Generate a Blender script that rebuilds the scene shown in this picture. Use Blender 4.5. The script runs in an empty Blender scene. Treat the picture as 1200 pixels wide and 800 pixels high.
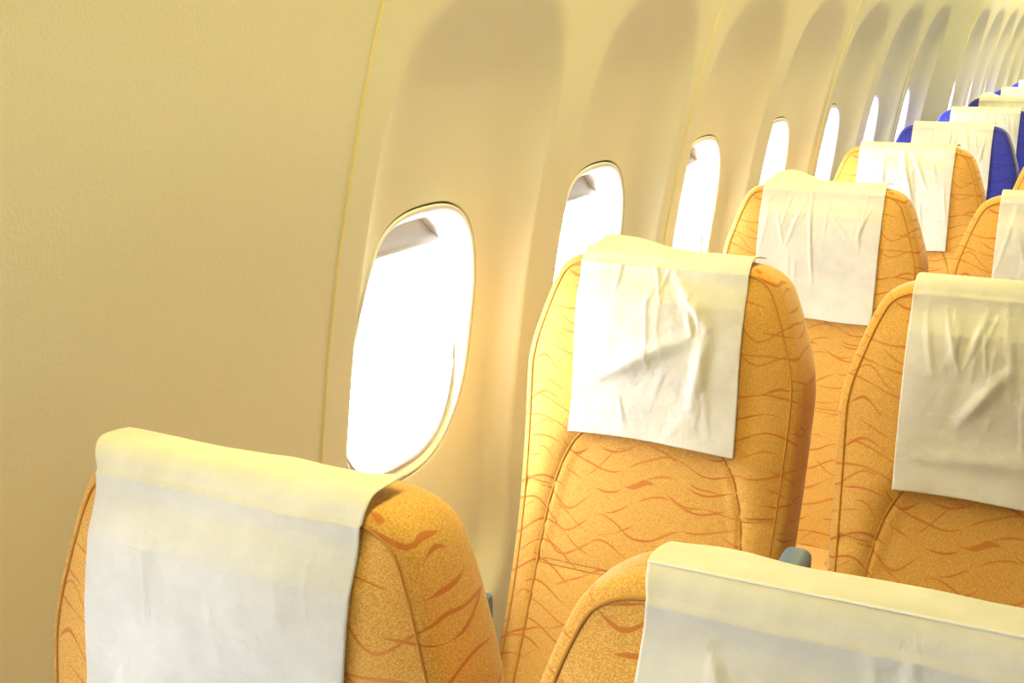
import bpy, math, random
import numpy as np
from mathutils import Vector, Matrix
random.seed(7)
S = bpy.context.scene
COL = S.collection
EYE = 1.47                       # camera height above the cabin floor

# ------------------------------------------------------------------ camera
def make_camera():
    yaw, pitch, roll, f = 0.4836, 0.2524, -0.0076, 1440.9
    F = Vector((-math.sin(yaw)*math.cos(pitch), math.cos(yaw)*math.cos(pitch), -math.sin(pitch)))
    r = Vector((math.cos(yaw), math.sin(yaw), 0)); u = r.cross(F)
    r2 = r*math.cos(roll)+u*math.sin(roll); u2 = -r*math.sin(roll)+u*math.cos(roll)
    m = Matrix((r2, u2, -F)).transposed().to_4x4(); m.translation = Vector((0, 0, EYE))
    cd = bpy.data.cameras.new('camera'); cam = bpy.data.objects.new('camera', cd); COL.objects.link(cam)
    cam.matrix_world = m; cd.sensor_width = 36; cd.lens = f/1200*36; cd.clip_start = 0.02; cd.clip_end = 200
    S.camera = cam
make_camera()

# ------------------------------------------------------------------ light and exposure
S.view_settings.view_transform = 'Standard'; S.view_settings.look = 'None'
S.view_settings.gamma = 1.0; S.view_settings.use_curve_mapping = False
S.view_settings.exposure = 0.07
W = bpy.data.worlds.new('daylight'); S.world = W; W.use_nodes = True
bg = W.node_tree.nodes['Background']; bg.inputs[0].default_value = (0.92, 0.95, 1.0, 1); bg.inputs[1].default_value = 20.0

def area(name, loc, size, size_y, power, color, rot=(0, 0, 0)):
    d = bpy.data.lights.new(name, 'AREA'); d.shape = 'RECTANGLE'; d.size = size; d.size_y = size_y
    d.energy = power; d.color = color
    o = bpy.data.objects.new(name, d); COL.objects.link(o); o.location = loc; o.rotation_euler = rot
    return o
area('ceiling_light', (1.55, 4.5, 2.14), 0.7, 12.0, 42, (1.0, 0.94, 0.86))
area('forward_fill_light', (0.9, -0.9, 2.14), 1.6, 1.0, 3.5, (1.0, 0.88, 0.74))  # added fill lamp behind the camera, lights the seat fronts
area('valance_light', (-0.50, 6.6, 1.835), 0.14, 12.8, 80, (1.0, 0.86, 0.28), (0, math.radians(-6), 0))

area('aft_valance_boost', (-0.50, 9.5, 1.835), 0.14, 7.0, 36, (1.0, 0.88, 0.50), (0, math.radians(-6), 0))  # extra lamp laid over the valance strip to brighten the far wall

# ------------------------------------------------------------------ materials
def mat(name, col, rough=0.6, spec=0.3):
    m = bpy.data.materials.new(name); m.use_nodes = True
    b = m.node_tree.nodes['Principled BSDF']
    b.inputs['Base Color'].default_value = (*col, 1); b.inputs['Roughness'].default_value = rough
    b.inputs['Specular IOR Level'].default_value = spec
    return m, m.node_tree, b
def nd(nt, t, **kw):
    n = nt.nodes.new(t)
    for k, v in kw.items(): setattr(n, k, v)
    return n
def mth(nt, op, a, b=None, clamp=False):
    n = nd(nt, 'ShaderNodeMath', operation=op, use_clamp=clamp)
    for i, x in enumerate((a, b)):
        if x is None: continue
        if isinstance(x, (int, float)): n.inputs[i].default_value = x
        else: nt.links.new(x, n.inputs[i])
    return n.outputs[0]
def noise(nt, vec, scale, detail=2, rough=0.5):
    n = nd(nt, 'ShaderNodeTexNoise'); n.inputs['Scale'].default_value = scale
    n.inputs['Detail'].default_value = detail; n.inputs['Roughness'].default_value = rough
    nt.links.new(vec, n.inputs['Vector']); return n.outputs[0]
def maprange(nt, x, a, b, c, d, smooth=True):
    n = nd(nt, 'ShaderNodeMapRange'); 
    if smooth: n.interpolation_type = 'SMOOTHSTEP'
    nt.links.new(x, n.inputs[0])
    for i, v in enumerate((a, b, c, d)): n.inputs[i+1].default_value = v
    return n.outputs[0]
def mapping(nt, vec, loc=(0, 0, 0), sc=(1, 1, 1)):
    n = nd(nt, 'ShaderNodeMapping'); n.inputs['Location'].default_value = loc; n.inputs['Scale'].default_value = sc
    nt.links.new(vec, n.inputs['Vector']); return n.outputs[0]
def mixc(nt, f, a, b):
    n = nd(nt, 'ShaderNodeMix', data_type='RGBA'); nt.links.new(f, n.inputs[0])
    for i, x in ((6, a), (7, b)):
        if isinstance(x, tuple): n.inputs[i].default_value = (*x, 1)
        else: nt.links.new(x, n.inputs[i])
    return n.outputs[2]
def bump(nt, h, b, strength, dist):
    n = nd(nt, 'ShaderNodeBump'); n.inputs['Strength'].default_value = strength; n.inputs['Distance'].default_value = dist
    nt.links.new(h, n.inputs['Height']); nt.links.new(n.outputs[0], b.inputs['Normal'])

def wavy_fabric(name, base, line, dark):
    m, nt, b = mat(name, base, 0.85, 0.15)
    tc = nd(nt, 'ShaderNodeTexCoord').outputs['Object']
    sx = nd(nt, 'ShaderNodeSeparateXYZ'); nt.links.new(tc, sx.inputs[0]); z = sx.outputs[2]
    lines = None
    for k, (fr, ns, amp, loc, wmax) in enumerate(((33, 7.0, 4.1, (0, 0, 0), .058), (23, 9.0, 4.6, (3.1, 1.7, 0.9), .042))):
        v = mapping(nt, tc, loc, (1.15, 1, .5))
        f = mth(nt, 'ADD', mth(nt, 'MULTIPLY', z, fr), mth(nt, 'MULTIPLY', noise(nt, v, ns, 0.6), amp))
        d = mth(nt, 'ABSOLUTE', mth(nt, 'SUBTRACT', mth(nt, 'FRACT', f), .5))
        wn = maprange(nt, noise(nt, mapping(nt, tc, (k*5, 2, 1), (1, 1, 1.5)), 15, 1), .38, .62, -.012, wmax)
        e = mth(nt, 'SUBTRACT', d, wn)
        g = maprange(nt, e, -.012, .012, 1, 0)
        lines = g if lines is None else mth(nt, 'MAXIMUM', lines, g)
    # the woven ground: fine speckle
    sp = noise(nt, mapping(nt, tc, (0, 0, 0), (1, 1, 1.6)), 620, 2, .7)
    c0 = mixc(nt, maprange(nt, sp, .40, .62, 0, 1), dark, base)
    big = noise(nt, tc, 9, 2)
    c = mixc(nt, mth(nt, 'MULTIPLY', lines, maprange(nt, big, .3, .6, .55, .95)), c0, line)
    nt.links.new(c, b.inputs['Base Color'])
    b.inputs['Sheen Weight'].default_value = .35; b.inputs['Sheen Roughness'].default_value = .4
    h = mth(nt, 'ADD', mth(nt, 'MULTIPLY', sp, .7), mth(nt, 'MULTIPLY', lines, -.25))
    bump(nt, h, b, .45, .0012)
    return m
ORANGE = wavy_fabric('golden_fabric', (.78, .455, .125), (.53, .165, .038), (.57, .29, .055))
BLUE = wavy_fabric('royal_blue_fabric', (.055, .065, .50), (.03, .035, .30), (.045, .05, .42))
PIPE_O = mat('golden_piping', (.50, .23, .045), .8)[0]
PIPE_B = mat('blue_piping', (.04, .045, .36), .7)[0]

def cover_material():
    m, nt, b = mat('nonwoven_cloth', (.86, .85, .84), .75, .2)
    tc = nd(nt, 'ShaderNodeTexCoord').outputs['Object']
    n1 = noise(nt, tc, 22, 4, .6)
    nt.links.new(mixc(nt, maprange(nt, n1, .3, .7, 0, 1), (.80, .79, .775), (.90, .89, .88)), b.inputs['Base Color'])
    fine = noise(nt, mapping(nt, tc, (0, 0, 0), (1, 1, 1)), 900, 2, .6)
    mid = noise(nt, tc, 60, 4, .55)
    bump(nt, mth(nt, 'ADD', mth(nt, 'MULTIPLY', fine, .10), mid), b, .6, .004)
    tr = nd(nt, 'ShaderNodeBsdfTranslucent'); tr.inputs[0].default_value = (.9, .88, .85, 1)
    mx = nd(nt, 'ShaderNodeMixShader'); mx.inputs[0].default_value = .22
    out = nt.nodes['Material Output']
    nt.links.new(b.outputs[0], mx.inputs[1]); nt.links.new(tr.outputs[0], mx.inputs[2]); nt.links.new(mx.outputs[0], out.inputs[0])
    return m
CLOTH = cover_material()
THREAD = mat('white_thread', (.93, .92, .88), .6)[0]

def plastic(name, col, rough, grain=True):
    m, nt, b = mat(name, col, rough, .35)
    if grain:
        tc = nd(nt, 'ShaderNodeTexCoord').outputs['Object']
        bump(nt, noise(nt, tc, 260, 3, .6), b, .22, .0012)
    return m
WALLM = plastic('cream_wall_laminate', (.83, .795, .67), .55)
FRAMEM = plastic('white_window_frame', (.88, .88, .86), .4, False)
SHADEM = plastic('beige_window_shade', (.62, .57, .50), .5, False)
GROOVEM = plastic('groove_shadow_brown', (.16, .13, .09), .7, False)  # dark tone stands in for the shadow in the groove round each frame
SEAMM = plastic('seam_highlight_yellow', (.90, .80, .42), .4, False)  # yellow paints in the light caught by the panel seam edge
GREYM = plastic('blue_grey_plastic', (.13, .18, .26), .45)
SIDEM = plastic('light_grey_plastic', (.42, .43, .40), .5)
METALM = plastic('dark_metal', (.08, .08, .09), .4, False)
CARPET = plastic('dark_blue_carpet', (.07, .08, .14), .95)
CEILM = plastic('white_ceiling_panel', (.82, .78, .68), .6, False)

def glass_material():
    m = bpy.data.materials.new('window_glass'); m.use_nodes = True; nt = m.node_tree; nt.nodes.clear()
    t = nd(nt, 'ShaderNodeBsdfTransparent'); t.inputs[0].default_value = (.97, .98, .98, 1)
    g = nd(nt, 'ShaderNodeBsdfGlossy'); g.inputs['Roughness'].default_value = .02
    mx = nd(nt, 'ShaderNodeMixShader'); mx.inputs[0].default_value = .05
    o = nd(nt, 'ShaderNodeOutputMaterial')
    nt.links.new(t.outputs[0], mx.inputs[1]); nt.links.new(g.outputs[0], mx.inputs[2]); nt.links.new(mx.outputs[0], o.inputs[0])
    return m
GLASS = glass_material()

# ------------------------------------------------------------------ mesh helpers
def link_mesh(name, verts, faces, material, parent=None, smooth=True, loc=None):
    me = bpy.data.meshes.new(name)
    me.from_pydata([tuple(map(float, v)) for v in verts], [], [tuple(int(i) for i in f) for f in faces]); me.update()
    if smooth: me.polygons.foreach_set('use_smooth', [True]*len(me.polygons))
    me.materials.append(material)
    o = bpy.data.objects.new(name, me); COL.objects.link(o)
    if parent: o.parent = parent
    if loc: o.location = loc
    return o
def ring_faces(nr, n, base=0, flip=False, closed=True):
    f = []
    for i in range(nr-1):
        for j in range(n if closed else n-1):
            a = base+i*n+j; b_ = base+i*n+(j+1) % n; c = b_+n; d = a+n
            f.append((d, c, b_, a) if flip else (a, b_, c, d))
    return f
def tube(pts, r, n=8, closed=False):
    P = [Vector(p) for p in pts]; V = []; Fc = []
    up = Vector((0.13, 0.97, .2)).normalized(); N = len(P)
    for i, p in enumerate(P):
        a = P[(i-1) % N] if (closed or i) else P[0]; b_ = P[(i+1) % N] if (closed or i < N-1) else P[-1]
        t = (b_-a).normalized(); s = t.cross(up).normalized(); q = s.cross(t)
        for k in range(n):
            an = 2*math.pi*k/n; V.append(p+s*(r*math.cos(an))+q*(r*math.sin(an)))
    Fc = ring_faces(N, n)
    if closed:
        b0 = (N-1)*n
        Fc += [(b0+k, b0+(k+1) % n, (k+1) % n, k) for k in range(n)]
    else:
        Fc += [tuple(range(n))[::-1], tuple((N-1)*n+k for k in range(n))]
    return V, Fc
def rbox(x0, x1, y0, y1, z0, z1, r, seg=4):
    """box with rounded edges: a superelliptic stack of rounded rectangles"""
    V = []; rings = []
    def rect(ix, z):
        pts = []
        for cx, cy, a0 in ((x1-r, y1-r, 0), (x0+r, y1-r, 90), (x0+r, y0+r, 180), (x1-r, y0+r, 270)):
            for k in range(seg+1):
                a = math.radians(a0+90*k/seg); pts.append((cx+(r-ix)*math.cos(a), cy+(r-ix)*math.sin(a), z))
        return pts
    lv = []
    for k in range(seg+1):
        a = math.pi/2*k/seg; lv.append((r*(1-math.sin(a)), z0+r*(1-math.cos(a))))
    for k in range(seg+1):
        a = math.pi/2*k/seg; lv.append((r*(1-math.cos(a)), z1-r*(1-math.sin(a))))
    for ix, z in lv: V += rect(min(ix, r*.98), z)
    n = 4*(seg+1); f = ring_faces(len(lv), n)
    f += [tuple(range(n))[::-1], tuple((len(lv)-1)*n+k for k in range(n))]
    return V, f
def join(*parts):
    V, Fc = [], []
    for v, f in parts:
        o = len(V); V += list(v); Fc += [tuple(i+o for i in q) for q in f]
    return V, Fc
def tag(o, label=None, cat=None, group=None, kind=None):
    if label: o['label'] = label
    if cat: o['category'] = cat
    if group: o['group'] = group
    if kind: o['kind'] = kind
    return o
def empty(name, loc):
    o = bpy.data.objects.new(name, None); COL.objects.link(o); o.location = loc; o.empty_display_size = .1
    return o
def smooth_poly(pts, n, closed=False):
    P = np.array(pts, float)
    d = np.r_[0, np.cumsum(np.linalg.norm(np.diff(P, axis=0), axis=1))]
    m = len(P); out = []
    T = np.linspace(0, d[-1], n)
    tang = np.zeros_like(P)
    tang[1:-1] = (P[2:]-P[:-2])/(d[2:]-d[:-2])[:, None]; tang[0] = (P[1]-P[0])/(d[1]-d[0]); tang[-1] = (P[-1]-P[-2])/(d[-1]-d[-2])
    for t in T:
        i = min(max(np.searchsorted(d, t, 'right')-1, 0), m-2); h = d[i+1]-d[i]; s = (t-d[i])/h
        out.append((2*s**3-3*s**2+1)*P[i]+(s**3-2*s**2+s)*h*tang[i]+(-2*s**3+3*s**2)*P[i+1]+(s**3-s**2)*h*tang[i+1])
    return np.array(out)

# ------------------------------------------------------------------ cabin wall
ZP = np.array([0, .30, .60, .75, .86, .96, 1.02, 1.105, 1.21, 1.35, 1.45, 1.50, 1.56, 1.66, 1.80, 2.0])
XP = np.array([.845, .875, .887, .887, .884, .873, .866, .854, .835, .803, .777, .760, .737, .700, .645, .55])
def xb(z): return np.interp(z, ZP, XP)
_zf = np.linspace(0, 2.0, 801); _k = np.hanning(61); _k /= _k.sum()
_xf = np.convolve(np.pad(xb(_zf), 30, mode='reflect', reflect_type='odd'), _k, 'valid')
def xbase(z): return np.interp(z, _zf, _xf)

SEAM0, PAIR = 1.157, 1.147
NP_ = 11
seams = [SEAM0+PAIR*k for k in range(NP_+1)]
windows = []        # (alcove centre y, rect y0, rect y1)
blanks = []
for s in (SEAM0-2*PAIR, SEAM0-PAIR):               # beside and behind the camera
    windows.append((s+.290, s, s+.5765))
    if s < -1: windows.append((s+.865, s+.5765, s+PAIR))
    else: blanks.append((s+.5765, s+PAIR))
for k in range(NP_):
    s = seams[k]; mid = s+.5765
    windows.append((s+.290, s, mid))
    if k == 3: blanks.append((mid, s+PAIR))
    else: windows.append((s+.865, mid, s+PAIR))
Z0, Z1 = .45, 1.66
AW, ATOP, ABOT = .235, 1.525, .56
FRZ, FRA, FRB, FRO = 1.033, .174, .203, -.033     # frame centre height, half width, half height, shift from the alcove centre
CZ = FRZ
def alcove_outline():
    pts = []
    hs = np.linspace(0, 1, 60)
    # right side going up, arch, left side down, bottom
    for a in np.linspace(-math.pi/2, 0, 24): pts.append((AW-.14+.14*math.cos(a), ABOT+.14+.14*math.sin(a)))
    for a in np.linspace(0, math.pi, 90):
        c_, s_ = math.cos(a), math.sin(a)
        pts.append((AW*np.sign(c_)*abs(c_)**.72, ATOP-.24+.24*abs(s_)**.8))
    for a in np.linspace(math.pi, 1.5*math.pi, 24): pts.append((-AW+.14+.14*math.cos(a), ABOT+.14+.14*math.sin(a)))
    P = np.array(pts); P = np.vstack([P, P[:1]])
    # resample densely by arc length
    d = np.r_[0, np.cumsum(np.linalg.norm(np.diff(P, axis=0), axis=1))]
    T = np.linspace(0, d[-1], 2000)
    return np.c_[np.interp(T, d, P[:, 0]), np.interp(T, d, P[:, 1])]
NA = 224
_o = alcove_outline(); _rel = _o-np.array([FRO, CZ]); _ang = np.unwrap(np.arctan2(_rel[:, 1], _rel[:, 0])); _rad = np.hypot(*_rel.T)
ANG = np.linspace(0, 2*math.pi, NA, endpoint=False)
def interp_ang(a):
    a0 = _ang[0]; a = (a-a0) % (2*math.pi)+a0
    o = np.argsort(_ang); return np.interp(a, _ang[o], _rad[o])
RA = interp_ang(ANG)
def rframe(th, a=FRA, b=FRB, n=2.6): return (np.abs(np.cos(th)/a)**n+np.abs(np.sin(th)/b)**n)**(-1/n)
RF = rframe(ANG)
DEPTH = .036
def dep(th, r):
    ra = interp_ang(th); w = .06+.24*np.maximum(0, np.sin(th))**2-.02*np.maximum(0, np.cos(th))**2
    t = np.clip((ra-r)/w, 0, 1)
    dz = np.interp(CZ+r*np.sin(th), [.5, 1.1, 1.25, 1.40, 1.53], [1.0, 1.05, 1.15, 1.15, .75])
    return DEPTH*dz*(1-(1-t)**2)
def xw(th, r): return xbase(CZ+r*np.sin(th))+dep(th, r)

V = []; Fc = []
def add_patch(yc, y0, y1):
    fy = yc+FRO; y0 -= .003; y1 += .003            # neighbouring panels overlap a little
    # stage B outer rectangle radius per angle
    c_, s_ = np.cos(ANG), np.sin(ANG)
    rx = np.where(c_ > 0, (y1-fy)/np.maximum(c_, 1e-9), (y0-fy)/np.minimum(c_, -1e-9))
    rz = np.where(s_ > 0, (Z1+.003-CZ)/np.maximum(s_, 1e-9), (Z0-.003-CZ)/np.minimum(s_, -1e-9))
    RR = np.minimum(rx, rz)
    rings = []
    # lip behind the frame line
    for dr, dx in ((-.008, .014), (0, .014), (0, .001), (.0004, .0001), (.0014, 0)):
        r = RF+dr; rings.append(np.c_[-(xw(ANG, RF)+dx), fy+r*c_, CZ+r*s_])
    for t in np.linspace(0, 1, 26)[1:]:
        t2 = t; r = RF+(RA-RF)*t2; rings.append(np.c_[-xw(ANG, r), fy+r*c_, CZ+r*s_])
    for t in np.linspace(0, 1, 9)[1:]:
        r = RA+(RR-RA)*t; rings.append(np.c_[-xbase(CZ+r*s_), fy+r*c_, CZ+r*s_])
    base = sum(len(v) for v in V)
    V.append(np.vstack(rings)); Fc.extend(ring_faces(len(rings), NA, base))
    # snap the four corners of the rectangle
    last = V[-1][-NA:]
    for cy, cz in ((y0, Z0-.003), (y0, Z1+.003), (y1, Z0-.003), (y1, Z1+.003)):
        i = np.argmin((last[:, 1]-cy)**2+(last[:, 2]-cz)**2); last[i] = (-xbase(cz), cy, cz)
def add_strip(y0, y1, za, zb, nz=60):
    zz = np.linspace(za, zb, nz); base = sum(len(v) for v in V); ny = max(2, int((y1-y0)/.15)+1)
    V.append(np.vstack([np.c_[-xbase(zz), np.full(nz, yy), zz] for yy in np.linspace(y0, y1, ny)]))
    for k in range(ny-1):
        for i in range(nz-1): a_ = base+k*nz+i; Fc.append((a_, a_+1, a_+nz+1, a_+nz))
for w in windows: add_patch(*w)
for b_ in blanks: add_strip(*b_, Z0, Z1)
YEND = seams[-1]
for yb in sorted({w[1] for w in windows} | {w[2] for w in windows}):        # unseen strips added behind the panel joints to block daylight leaks
    zz = np.linspace(Z0-.03, Z1+.03, 70); base = sum(len(v) for v in V)
    V.append(np.vstack([np.c_[-xbase(zz)-.006, np.full(70, yb+d), zz] for d in (-.02, .02)]))
    for i in range(69): Fc.append((base+i, base+i+1, base+70+i+1, base+70+i))
add_strip(-2.0, SEAM0-2*PAIR, Z0, Z1, 60)
add_strip(-2.0, YEND, 0, Z0, 24); add_strip(-2.0, YEND, Z1, 2.0, 24)
wall = None
import bmesh
wall = link_mesh('wall_left', np.vstack(V), Fc, WALLM); tag(wall, kind='structure')
bm = bmesh.new(); bm.from_mesh(wall.data)
bmesh.ops.recalc_face_normals(bm, faces=bm.faces)
bm.to_mesh(wall.data); bm.free()
for p in wall.data.polygons: p.use_smooth = True

# panel seams: a thin lip that follows the wall
for k, y in enumerate(seams[:9]):
    zz = np.linspace(.1, 1.95, 90); vv = []
    prof = [(-.0018, -.001), (-.0016, .0022), (.0006, .0026), (.0016, .0010), (.0018, -.001)]
    for z in zz:
        for dy, dx in prof: vv.append((-xbase(z)+dx, y+dy, z))
    ff = ring_faces(len(zz), len(prof), closed=False)
    s = link_mesh('trim_%d' % (k+1), vv, ff, SEAMM); tag(s, kind='structure')

# windows: frame with reveal, pulled-up shade, pane
def window_parts():
    c_, s_ = np.cos(ANG), np.sin(ANG)
    r0 = RF-.0034
    xr = xw(ANG, RF)
    fl = float(xw(np.array([0.0]), np.array([FRA]))[0])
    rings = []
    def ring(r, x): rings.append(np.c_[-x, r*c_, r*s_])
    ring(r0, xr+.0138); ring(r0, xr+.001)
    ring(r0-.0004, xr+.0002); ring(r0-.0010, xr+.0000); ring(r0-.0025, xr-.0001)
    RO = rframe(ANG, FRA-.019, FRB-.022, 2.9)
    XO = .018
    for t in np.linspace(0, 1, 14):
        r = (r0-.003)*(1-t)+RO*t
        ring(r, xr+XO*(t**1.7))
    ring(RO-.001, xr*.0+fl+XO+.004); ring(RO+.001, np.full(NA, fl+XO+.012)); ring(RO+.004, np.full(NA, fl+.115))
    fv = np.vstack(rings); ff = ring_faces(len(rings), NA, flip=False)
    seal = np.vstack([np.c_[-(xr+dx), (RF+dr)*c_, (RF+dr)*s_] for dr, dx in ((.0015, .0045), (-.005, .0045), (-.005, .008), (.0015, .008))])  # ring that darkens the frame groove, its shadow put into the colour
    groove_ringf = ring_faces(4, NA)+[(3*NA+k, 3*NA+(k+1) % NA, (k+1) % NA, k) for k in range(NA)]
    # pane
    pr = RO+.004
    pane = np.vstack([np.c_[np.full(NA, -(fl+.100)), pr*c_, pr*s_], np.c_[np.full(NA, -(fl+.104)), pr*c_, pr*s_]])
    pf = [tuple(range(NA))[::-1], tuple(range(NA, 2*NA))]+ring_faces(2, NA)
    # shade: a slightly bowed plate in the top of the opening with a rounded pull lip along its lower edge
    zs = np.linspace(0, 1, 12); ys = np.linspace(-1, 1, 33); sv = []
    X0 = fl+.042
    zbot = FRB-.022-.056
    def row(off, zz, inset=0):
        for y in ys:
            yy = y*(FRA-.017-inset)
            ztop = rframe(np.array([math.pi/2]), FRA-.019, FRB-.022, 2.9)[0]+.004
            sv.append((-(X0+off), yy, zbot+(ztop-zbot)*zz+.004*(1-y*y)*0))
    prof = [(.0, 1.0), (0, .75), (0, .5), (0, .32), (-.002, .27), (-.007, .22), (-.010, .14), (-.009, .05), (-.005, 0), (.0, .0), (.004, .02), (.004, .5), (.004, 1.0)]
    for off, zz in prof: row(off, zz)
    # keep the plate inside the sleeve
    sv2 = []
    for (x, y, z) in sv:
        lim = (FRA-.0165)*(max(0, 1-abs(z/(FRB-.018))**2.9))**(1/2.9)
        lim = max(lim, .02)
        sv2.append((x, max(-lim, min(lim, y)), z))
    sf = ring_faces(len(prof), 33, closed=False)
    return (fv, ff), (pane, pf), (sv2, sf), (seal, groove_ringf)
FRP, PNP, SHP, SLP = window_parts()
proto = None
for i, (yc, y0, y1) in enumerate(windows):
    w = empty('window_%d' % (i+1), (0, yc+FRO, CZ)); tag(w, kind='structure')
    if proto is None:
        proto = [link_mesh('window_frame', *FRP, FRAMEM, w), link_mesh('window_pane', *PNP, GLASS, w, smooth=False),
                 link_mesh('window_shade', *SHP, SHADEM, w), link_mesh('window_seal', *SLP, GROOVEM, w)]
    else:
        for p in proto:
            c = p.copy(); COL.objects.link(c); c.parent = w

# rest of the cabin shell
def slab(name, x0, x1, y0, y1, z0, z1, m, kind='structure'):
    v = [(x, y, z) for z in (z0, z1) for y in (y0, y1) for x in (x0, x1)]
    f = [(0, 2, 3, 1), (4, 5, 7, 6), (0, 1, 5, 4), (2, 6, 7, 3), (0, 4, 6, 2), (1, 3, 7, 5)]
    o = link_mesh(name, v, f, m, smooth=False); o['kind'] = kind; return o
slab('floor', -1.0, 5.0, -2.0, YEND, -.05, 0, CARPET)
slab('ceiling', -1.0, 5.0, -2.0, YEND, 2.2, 2.25, CEILM)
slab('wall_right', 5.0, 5.05, -2.0, YEND, -.05, 2.25, WALLM)
slab('wall_front', -1.0, 5.0, -2.05, -2.0, -.05, 2.25, WALLM)
slab('wall_back', -1.0, 5.0, YEND, YEND+.05, -.05, 2.25, WALLM)
# the row of closed overhead lockers along the wall, above the frame of the photo
lv = [(-.60, 1.875), (-.66, 1.93), (-.70, 2.2), (.02, 2.2), (.06, 2.05), (.02, 1.93), (-.08, 1.87), (-.35, 1.855)]
vv = [(x, y, z) for y in (-1.99, YEND-.01) for x, z in lv]; n = len(lv)
o = link_mesh('trim_20', vv, ring_faces(2, n)+[tuple(range(n))[::-1], tuple(range(n, 2*n))], CEILM, smooth=False); o['kind'] = 'structure'

# ------------------------------------------------------------------ seats
BL_ = .74                                  # length of the backrest along its slope
HALF = [(0, -.002), (.06, -.001), (.115, .001), (.140, .007), (.160, .022), (.174, .050), (.188, .090), (.200, .130), (.2055, .165),
        (.2055, .20), (.203, .28), (.198, .42), (.195, .56), (.193, .68), (.185, .72), (.15, BL_), (0, BL_)]
INS = .013
def outline(n=150):
    h = smooth_poly(HALF, n)
    return np.vstack([h, np.c_[-h[-2:0:-1, 0], h[-2:0:-1, 1]]])
OUT = outline(); NO = len(OUT)
tg = np.roll(OUT, -1, 0)-np.roll(OUT, 1, 0); tg /= np.linalg.norm(tg, axis=1)[:, None]
NRM = np.c_[tg[:, 1], -tg[:, 0]]           # outward
if (NRM*(OUT-np.array([0, .35]))).sum() < 0: NRM = -NRM
PIPE = OUT-NRM*INS                          # piping line
def med(p): return np.c_[np.zeros(len(p)), np.clip(p[:, 1], .15, .58)]
# arch-shaped piping on the front
ARCH = smooth_poly([(-.150, .70), (-.1515, .55), (-.150, .44), (-.143, .36), (-.128, .300), (-.105, .262), (-.06, .235), (0, .228), (.06, .235), (.105, .262),
                    (.128, .300), (.143, .36), (.150, .44), (.1515, .55), (.150, .70)], 120)
def arch_d(u, v):
    p = np.stack([u, v], -1).reshape(-1, 1, 2)
    d = np.sqrt(((p-ARCH[None])**2).sum(-1)).min(1).reshape(np.shape(u)); return d
def inside_arch(u, v):
    au = np.abs(u); lim = np.interp(v, [.228, .235, .262, .300, .36, .44, .55, .70, .80], [0, .06, .105, .128, .143, .150, .1515, .150, .150])
    return (au < lim) & (v > .228)
SIDEV = lambda u: .345-.0*u
def bend(v): return -.42*np.maximum(0, np.asarray(v, float)-.22)**2      # the back curves forward towards the seat
def front_y(u, v, cloth=False):
    """depth of the upholstered front (negative is towards the sitter)"""
    u = np.asarray(u, float); v = np.asarray(v, float)
    hw = np.interp(v, [h[1] for h in HALF[:-2]], [h[0] for h in HALF[:-2]])-INS
    e = np.clip(np.abs(u)/np.maximum(hw, .02), 0, 1.0)
    y = -.012*(1-e**5)*np.clip((v-.01)/.05, 0, 1)
    y = y - .010*np.exp(-((v-.10)/.08)**2)*(1-e**2)*np.clip((v-.013)/.05, 0, 1)           # head pad
    y = y + .006*np.exp(-((v-.30)/.10)**2)*(1-e**2)           # neck hollow
    y = y - .020*np.clip((v-.45)/.20, 0, 1)*(1-e**2)          # lumbar
    if cloth: return y-.0075*np.clip((v-.18)/.08, 0, 1)*(1-.6*e**6)+bend(v)
    d = arch_d(u, v)
    ins = inside_arch(u, v)
    y = y + np.where(ins, .004*np.clip(d/.02, 0, 1), -.006*(1-np.exp(-(d/.018)**2)))*np.clip((v-.20)/.06, 0, 1)*(1-e**8)
    y = y + .0035*np.exp(-(d/.0045)**2)*np.clip((v-.22)/.03, 0, 1)
    for vs in (.452,):                                         # stitched cross seam inside the arch
        y = y + .0022*np.exp(-((v-vs)/.004)**2)*ins
    y = y + .003*np.exp(-((v-.345)/.004)**2)*((~ins) & (np.abs(u) > .12))
    return y+bend(v)
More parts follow.
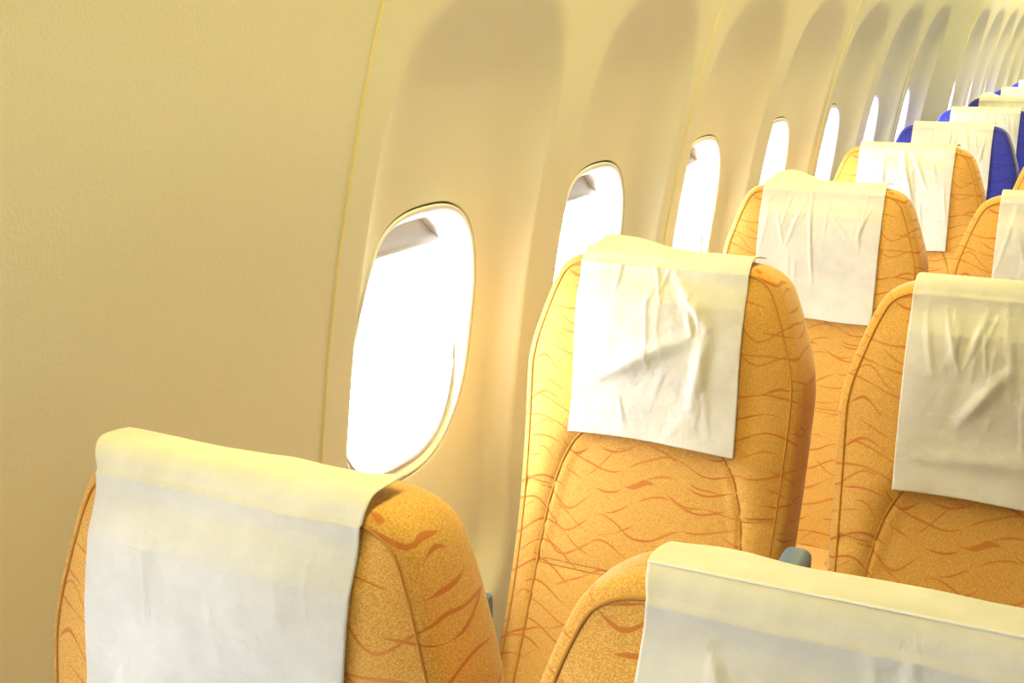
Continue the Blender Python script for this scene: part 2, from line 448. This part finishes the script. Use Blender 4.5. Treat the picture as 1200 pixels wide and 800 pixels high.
def build_backrest(m, mp, parent):
    NS = 64; rings = []
    M = med(PIPE)
    for s in np.linspace(0.0, 1, NS):
        P = M+(PIPE-M)*s
        y = front_y(P[:, 0], P[:, 1]); rings.append(np.c_[P[:, 0], y, -P[:, 1]])
    D = np.interp(OUT[:, 1], [0, .1, .3, BL_], [.088, .094, .100, .115])
    edge = [(.6, .0012), (.25, .0055), (.06, .012), (0, .021)]
    for fi, y in edge:
        P = OUT-NRM*INS*fi; rings.append(np.c_[P[:, 0], y+bend(P[:, 1]), -P[:, 1]])
    for t in (.25, .5, .75, 1.0):
        P = OUT+NRM*(.0025*math.sin(t*math.pi)); rings.append(np.c_[P[:, 0], .021+(D-.012-.021)*t+bend(P[:, 1]), -P[:, 1]])
    for ins, dy in ((.003, -.006), (.010, -.001), (.022, .002)):
        P = OUT-NRM*ins; rings.append(np.c_[P[:, 0], D+dy+bend(P[:, 1]), -P[:, 1]])
    P0 = OUT-NRM*.022; M2 = med(P0)
    for s in (.7, .4, .15, 0):
        P = M2+(P0-M2)*s; rings.append(np.c_[P[:, 0], D+.004+bend(P[:, 1]), -P[:, 1]])
    v = np.vstack(rings); f = ring_faces(len(rings), NO, flip=True)
    b = link_mesh('backrest', v, f, m, parent)
    bm = bmesh.new(); bm.from_mesh(b.data)
    bmesh.ops.remove_doubles(bm, verts=bm.verts, dist=.0003); bmesh.ops.recalc_face_normals(bm, faces=bm.faces)
    bm.to_mesh(b.data); bm.free()
    for p in b.data.polygons: p.use_smooth = True
    # piping all round the front panel
    k = [i for i in range(NO) if PIPE[i, 1] < .70]
    k = sorted(k, key=lambda i: (i-NO//2) % NO)
    pts = [(PIPE[i, 0], -.0005+float(bend(PIPE[i, 1])), -PIPE[i, 1]) for i in k]
    link_mesh('edge_piping', *tube(pts, .0014), mp, b)
    y = front_y(ARCH[:, 0], ARCH[:, 1])
    a1 = [(u, yy-.0005, -v_) for (u, v_), yy in zip(ARCH, y)]
    link_mesh('arch_piping', *tube(a1, .0022), mp, b)
    parts = []
    for dv in (-.0035, .0035):
        us = np.linspace(-.147, .147, 50); yy = front_y(us, np.full(50, .452+dv))
        parts.append(tube([(u, y_-.0001, -(.452+dv)) for u, y_ in zip(us, yy)], .0009, 6))
    link_mesh('cross_seam', *join(*parts), mp, b)
    for sg in (-1, 1):
        parts = []
        for dv in (-.003, .003):
            us = np.linspace(.143, .190, 14)*sg; vs = .345+dv-.006*(np.abs(us)-.143)/.047; yy = front_y(us, vs)
            parts.append(tube([(u, y_-.0001, -v_) for u, v_, y_ in zip(us, vs, yy)], .0010, 6))
        link_mesh('side_seam', *join(*parts), mp, b)
    return b
def make_seat(m, mp):
    root = empty('airplane_seat', (0, 0, 0))
    b = build_backrest(m, mp, root)
    link_mesh('seat_cushion', *rbox(-.205, .205, -.50, -.02, .33, .47, .045, 6), m, root)
    for sx in (-1, 1):
        x = sx*.229
        a = link_mesh('armrest', *rbox(x-.022, x+.022, -.42, .06, .615, .658, .007, 4), GREYM, root)
        link_mesh('arm_panel', *rbox(x-.010, x+.010, -.36, .08, .36, .62, .009, 3), SIDEM, a)
        if sx > 0:
            v_, f_ = rbox(x-.019, x+.019, -.045, .085, .60, .802, .012, 4)
            v_ = [(p[0], p[1]+.10*(p[2]-.60), p[2]-.45*max(0, -.0-p[1])*(p[2] > .7)) for p in v_]
            link_mesh('arm_hinge', v_, f_, GREYM, a)
        link_mesh('leg', *rbox(x*.8-.02, x*.8+.02, -.42, -.36, .0, .35, .01, 3), METALM, root)
        link_mesh('leg', *rbox(x*.8-.02, x*.8+.02, -.05, .02, .0, .35, .01, 3), METALM, root)
    return root
SLOPE = math.radians(8.0)
def pose_seat(root, x, ytop, ztop, recline, sx=1.0):
    """front top edge of the backrest at (x, ytop, ztop)"""
    yb = ytop-(BL_-.05)*math.sin(recline)-.08
    root.location = (x, yb, 0)
    for ch in root.children:
        if ch.name.startswith('backrest'):
            ch.location = (0, ytop-yb, ztop); ch.rotation_euler = (-recline, 0, 0); ch.scale = (sx, 1, 1)
def copy_seat(src):
    r = src.copy(); COL.objects.link(r)
    for ch in src.children:
        c = ch.copy(); COL.objects.link(c); c.parent = r
        for g in ch.children:
            d = g.copy(); COL.objects.link(d); d.parent = c
    return r

# ------------------------------------------------------------------ cloth covers on the headrests
def cover_mesh(cw, drop, folds, seed, lift=None, rear=.072, skew=0.0, flare=0.0):
    rnd = np.random.RandomState(seed)
    # path over the top: rear edge -> top -> front -> hem.  (y, v) with arc length
    path = [(rear, -.0070), (.05, -.0085), (.022, -.0085), (.010, -.006), (.001, .002), (-.004, .012)]
    npth = smooth_poly(path, 26)
    nf = 130; nu = 120
    hw = cw/2
    rows = []
    ph = rnd.rand(8)*6.28
    def wrink(u, s):
        h = 0
        for (u0, s0, u1, s1, wd, am) in folds:
            du, ds = u1-u0, s1-s0; L = math.hypot(du, ds)
            t = np.clip(((u-u0)*du+(s-s0)*ds)/L**2, 0, 1)
            dd = np.hypot(u-(u0+t*du), s-(s0+t*ds)); taper = np.sin(np.clip(t, .06, .94)*math.pi)**.6
            h = h+am*np.exp(-(dd/wd)**2)*taper
        for k in range(5):
            fx = 18+14*k; h = h+.0010/(1+.5*k)*np.sin(fx*u+ph[k]+3*np.sin(9*s+ph[(k+3) % 8]))*np.sin((10+7*k)*s+ph[(k+5) % 8]+2*np.sin(14*u))
        return np.maximum(h, -.0008)
    U = np.linspace(-hw, hw, nu)
    for i, (y, v) in enumerate(npth):
        s = -.10+.10*i/len(npth)
        top = np.clip(1-(i/len(npth)), 0, 1)
        ww = wrink(U, np.full(nu, s))
        yy = np.full(nu, y)-(1-top)*ww; vv = np.full(nu, v)-top*ww-.0007*(1+np.sin(U*60+ph[0]))*top**2
        if lift:
            u0, wl, hl = lift
            g = hl*np.exp(-((U-u0)/wl)**2)*np.clip((i < 12)*(1-i/12.), 0, 1)**1.4
            vv = vv-g; yy = yy+g*.4
        rows.append(np.c_[U+flare*np.clip(-U/hw, 0, 1)**2*-1*np.sin(min(1, top*1.5)*math.pi/2), yy, -vv])
    v0 = npth[-1][1]
    for j in range(1, nf+1):
        v = v0+(drop-v0)*j/nf
        t = j/nf
        Ue = U*(1+.012*np.sin(5*v/drop+ph[1])*t)+skew*t
        vj = np.full(nu, v)+.004*np.sin(14*U+ph[2])*t**3
        off = .0035+.006*t*t*.3
        yy = front_y(np.clip(Ue, -.17, .17), vj, True)
        # the cloth bridges the hollows of the pad
        blend = np.clip((v-.01)/.03, 0, 1)
        yy = yy*blend+(-.003)*(1-blend)*0+(-.0045)*(1-blend)
        yy = yy-off-wrink(U, vj)
        rows.append(np.c_[Ue, yy, -vj])
    Vv = np.vstack(rows); f = ring_faces(len(rows), nu, flip=True, closed=False)
    return Vv, f, rows
def fine_folds(k):
    am = {0: .35, 2: .6}.get(k, 1.0)
    r = random.Random(100+k); out = []
    for _ in range(16):
        u = r.uniform(-.11, .11); v = r.choice([r.uniform(.015, .04), r.uniform(.02, .2)]); l = r.uniform(.04, .12)
        out.append((u, v, u+r.uniform(-.025, .025), v+l, r.uniform(.0018, .0045), am*r.uniform(.0006, .0026)))
    return out
def make_cover(i, x, ytop, ztop, recline, cw=.2457, drop=.268, folds=(), lift=None, rear=.072, skew=0.0, du=0.0, stitch=False, roll=0.0, flare=0.0):
    Vv, f, rows = cover_mesh(cw, drop, list(folds)+fine_folds(i), 11+i, lift, rear, skew, flare)
    o = link_mesh('headrest_cover', Vv, f, CLOTH)
    sd = o.modifiers.new('thickness', 'SOLIDIFY'); sd.thickness = .0009; sd.offset = 1
    o.location = (x+du, ytop, ztop); o.rotation_euler = (-recline, roll, 0)
    if stitch:
        r = rows[17]; r2 = rows[19]
        pts = [(p[0], p[1]-.0008, p[2]+.0012) for p in r]
        link_mesh('hem_stitching', *tube(pts, .0011, 6), THREAD, o)
    return o

TOP = EYE-.3154-.004
CXW = -.716+.2457/2; CXM = CXW+.4587
Y1, P1, P2 = .6891, .90, .7766
def rowy(n): return Y1+(n-1)*P1 if n <= 4 else Y1+3*P1+(n-4)*P2
def rfolds(k, n=6):
    r = random.Random(k); out = []
    for _ in range(n):
        u = r.uniform(-.10, .10); l = r.uniform(.05, .16)
        out.append((u, r.uniform(.0, .03), u+r.uniform(-.05, .05), .03+l, r.uniform(.003, .006), r.uniform(.0015, .0035)))
    return out
seat_o = make_seat(ORANGE, PIPE_O); seat_b = None
# (row, column, x, ytop, ztop, recline, seat label, cover label, cover keyword values)
SEATS = [
 (1, 'w', CXW, Y1-.014, TOP-.012, 7.0, 'golden patterned airplane seat nearest the camera, beside the windowless wall panel',
  'white headrest cloth on the nearest seat, the one by the windowless wall panel',
  dict(cw=.252, drop=.285, rear=.050, du=-.006, flare=.022, folds=[(-.09, .16, -.02, .26, .010, .006), (.0, .07, .02, .14, .004, .001), (-.06, .05, .08, .045, .02, .002)], lift=(.13, .02, .004), skew=-.004)),
 (1, 'm', CXM-.004, Y1-.032, TOP-.012, 8.0, 'golden patterned airplane seat cut off by the bottom right corner of the photo',
  'greyish white headrest cloth with a stitched hem line, cut off at the bottom right corner',
  dict(folds=[(-.03, .05, -.022, .11, .003, .005), (.02, .04, .028, .14, .004, .005), (.055, .05, .065, .16, .004, .004), (-.08, .03, -.05, .09, .004, .004), (-.10, .10, .02, .13, .012, .006), (.0, .08, .10, .06, .010, .005), (-.06, .06, -.05, .16, .003, .004), (.085, .03, .08, .12, .003, .004)], rear=.060, du=.012, flare=.009, stitch=True)),
 (2, 'w', CXW, rowy(2), TOP+.004, 9.0, 'whole golden patterned airplane seat in the centre of the photo, beside the second window',
  'crumpled white headrest cloth with a deep curved fold, on the central seat',
  dict(folds=[(-.115, .19, .05, .105, .012, .007), (.02, .02, .075, .09, .008, .006), (.075, .09, .06, .20, .010, .006), (.045, .07, .055, .10, .004, .004),
              (-.06, .01, -.066, .05, .002, .0025), (-.01, .01, .005, .06, .0022, .003), (.012, .01, -.002, .055, .002, .002), (-.05, .20, -.04, .24, .004, .002)],
       lift=(-.10, .07, .017), drop=.260, skew=.004)),
 (2, 'm', CXM, rowy(2), TOP, 8.0, 'golden patterned airplane seat at the right edge, behind the bottom right corner seat',
  'creased white headrest cloth cut off by the right edge, behind the hem-stitched cloth',
  dict(drop=.268, folds=[(-.08, .03, -.055, .11, .003, .003), (-.03, .03, -.05, .10, .004, .003), (.0, .10, -.05, .17, .008, .005), (-.10, .22, .08, .21, .010, .003), (.05, .02, .02, .10, .004, .003)])),
 (3, 'w', CXW, rowy(3), TOP, 8.0, 'golden patterned airplane seat directly behind the central one, beside the third window',
  'white headrest cloth with one sharp vertical crease, directly behind the crumpled one',
  dict(folds=[(-.022, .0, -.004, .20, .003, .005), (-.03, .03, -.06, .12, .004, .003), (.0, .02, .08, .13, .005, .002)], lift=(-.09, .05, .022))),
 (3, 'm', CXM, rowy(3), TOP, 8.0, 'golden airplane seat at the right edge, third from the camera in the second column',
  'white headrest cloth cut off by the right edge above the larger creased cloth', dict(folds=rfolds(5))),
 (4, 'w', CXW, rowy(4), TOP, 8.0, 'golden airplane seat farthest back by the windows, just in front of the blue seats',
  'white headrest cloth with several slanting folds, farthest back on a golden window seat',
  dict(folds=[(-.055, .02, -.05, .12, .004, .003), (-.01, .01, .035, .17, .006, .006), (.02, .02, .06, .11, .005, .004), (-.01, .1, .0, .2, .006, .003)])),
 (4, 'm', CXM, rowy(4), TOP, 8.0, 'golden airplane seat with only a sliver of shoulder showing at the right edge', None, {}),
 (5, 'w', CXW, rowy(5), TOP, 8.0, 'royal blue airplane seat nearest the camera, first behind the golden seats',
  'white headrest cloth with upright creases on the nearest blue seat', dict(folds=[(-.06, .01, -.07, .09, .004, .005), (-.005, .01, -.002, .10, .003, .005), (.04, .02, .06, .11, .006, .004)])),
 (6, 'w', CXW, rowy(6), TOP, 8.0, 'second royal blue airplane seat from the camera, partly cut by the right edge',
  'smooth white headrest cloth on the second blue seat from the camera', dict(folds=rfolds(9, 3))),
 (7, 'w', CXW, rowy(7), TOP, 8.0, 'third royal blue airplane seat from the camera, only its left shoulder showing',
  'white headrest cloth with a raised left corner on the third blue seat', dict(folds=rfolds(10, 3), lift=(-.10, .05, .018))),
 (8, 'w', CXW, rowy(8), TOP, 8.0, 'fourth royal blue airplane seat from the camera, a small blue shoulder at the right edge',
  'white headrest cloth on the fourth blue seat from the camera', dict(folds=rfolds(11, 2))),
 (9, 'w', CXW, rowy(9), TOP, 8.0, 'farthest royal blue airplane seat, a tiny blue corner at the right edge',
  'farthest and smallest white headrest cloth at the right edge', dict(folds=rfolds(12, 2))),
]
first = {}
for i, (n, c, x, yt, zt, rc, sl, cl, kw) in enumerate(SEATS):
    blue = n >= 5
    if not blue: root = seat_o if 'o' not in first else copy_seat(seat_o); first['o'] = 1
    else:
        if seat_b is None: seat_b = make_seat(BLUE, PIPE_B); root = seat_b
        else: root = copy_seat(seat_b)
    rc = math.radians(rc)
    pose_seat(root, x, yt, zt, rc, .962 if (n, c) == (1, 'w') else 1.0)
    tag(root, sl, 'airplane seat', 'blue seats along the windows' if blue else ('golden seats along the windows' if c == 'w' else 'golden seats in the second column'))
    co = make_cover(i, x, yt, zt, rc, **kw)
    tag(co, cl or 'white headrest cloth on the golden seat whose shoulder alone shows at the right edge', 'headrest cover', 'white cloth covers on the seat headrests')
    # neighbouring seats share one armrest: drop the doubled one
    if c == 'm':
        for ch in list(root.children):
            if ch.name.startswith('armrest') and ch.bound_box[0][0] < 0:
                for g in list(ch.children): bpy.data.objects.remove(g)
                bpy.data.objects.remove(ch)
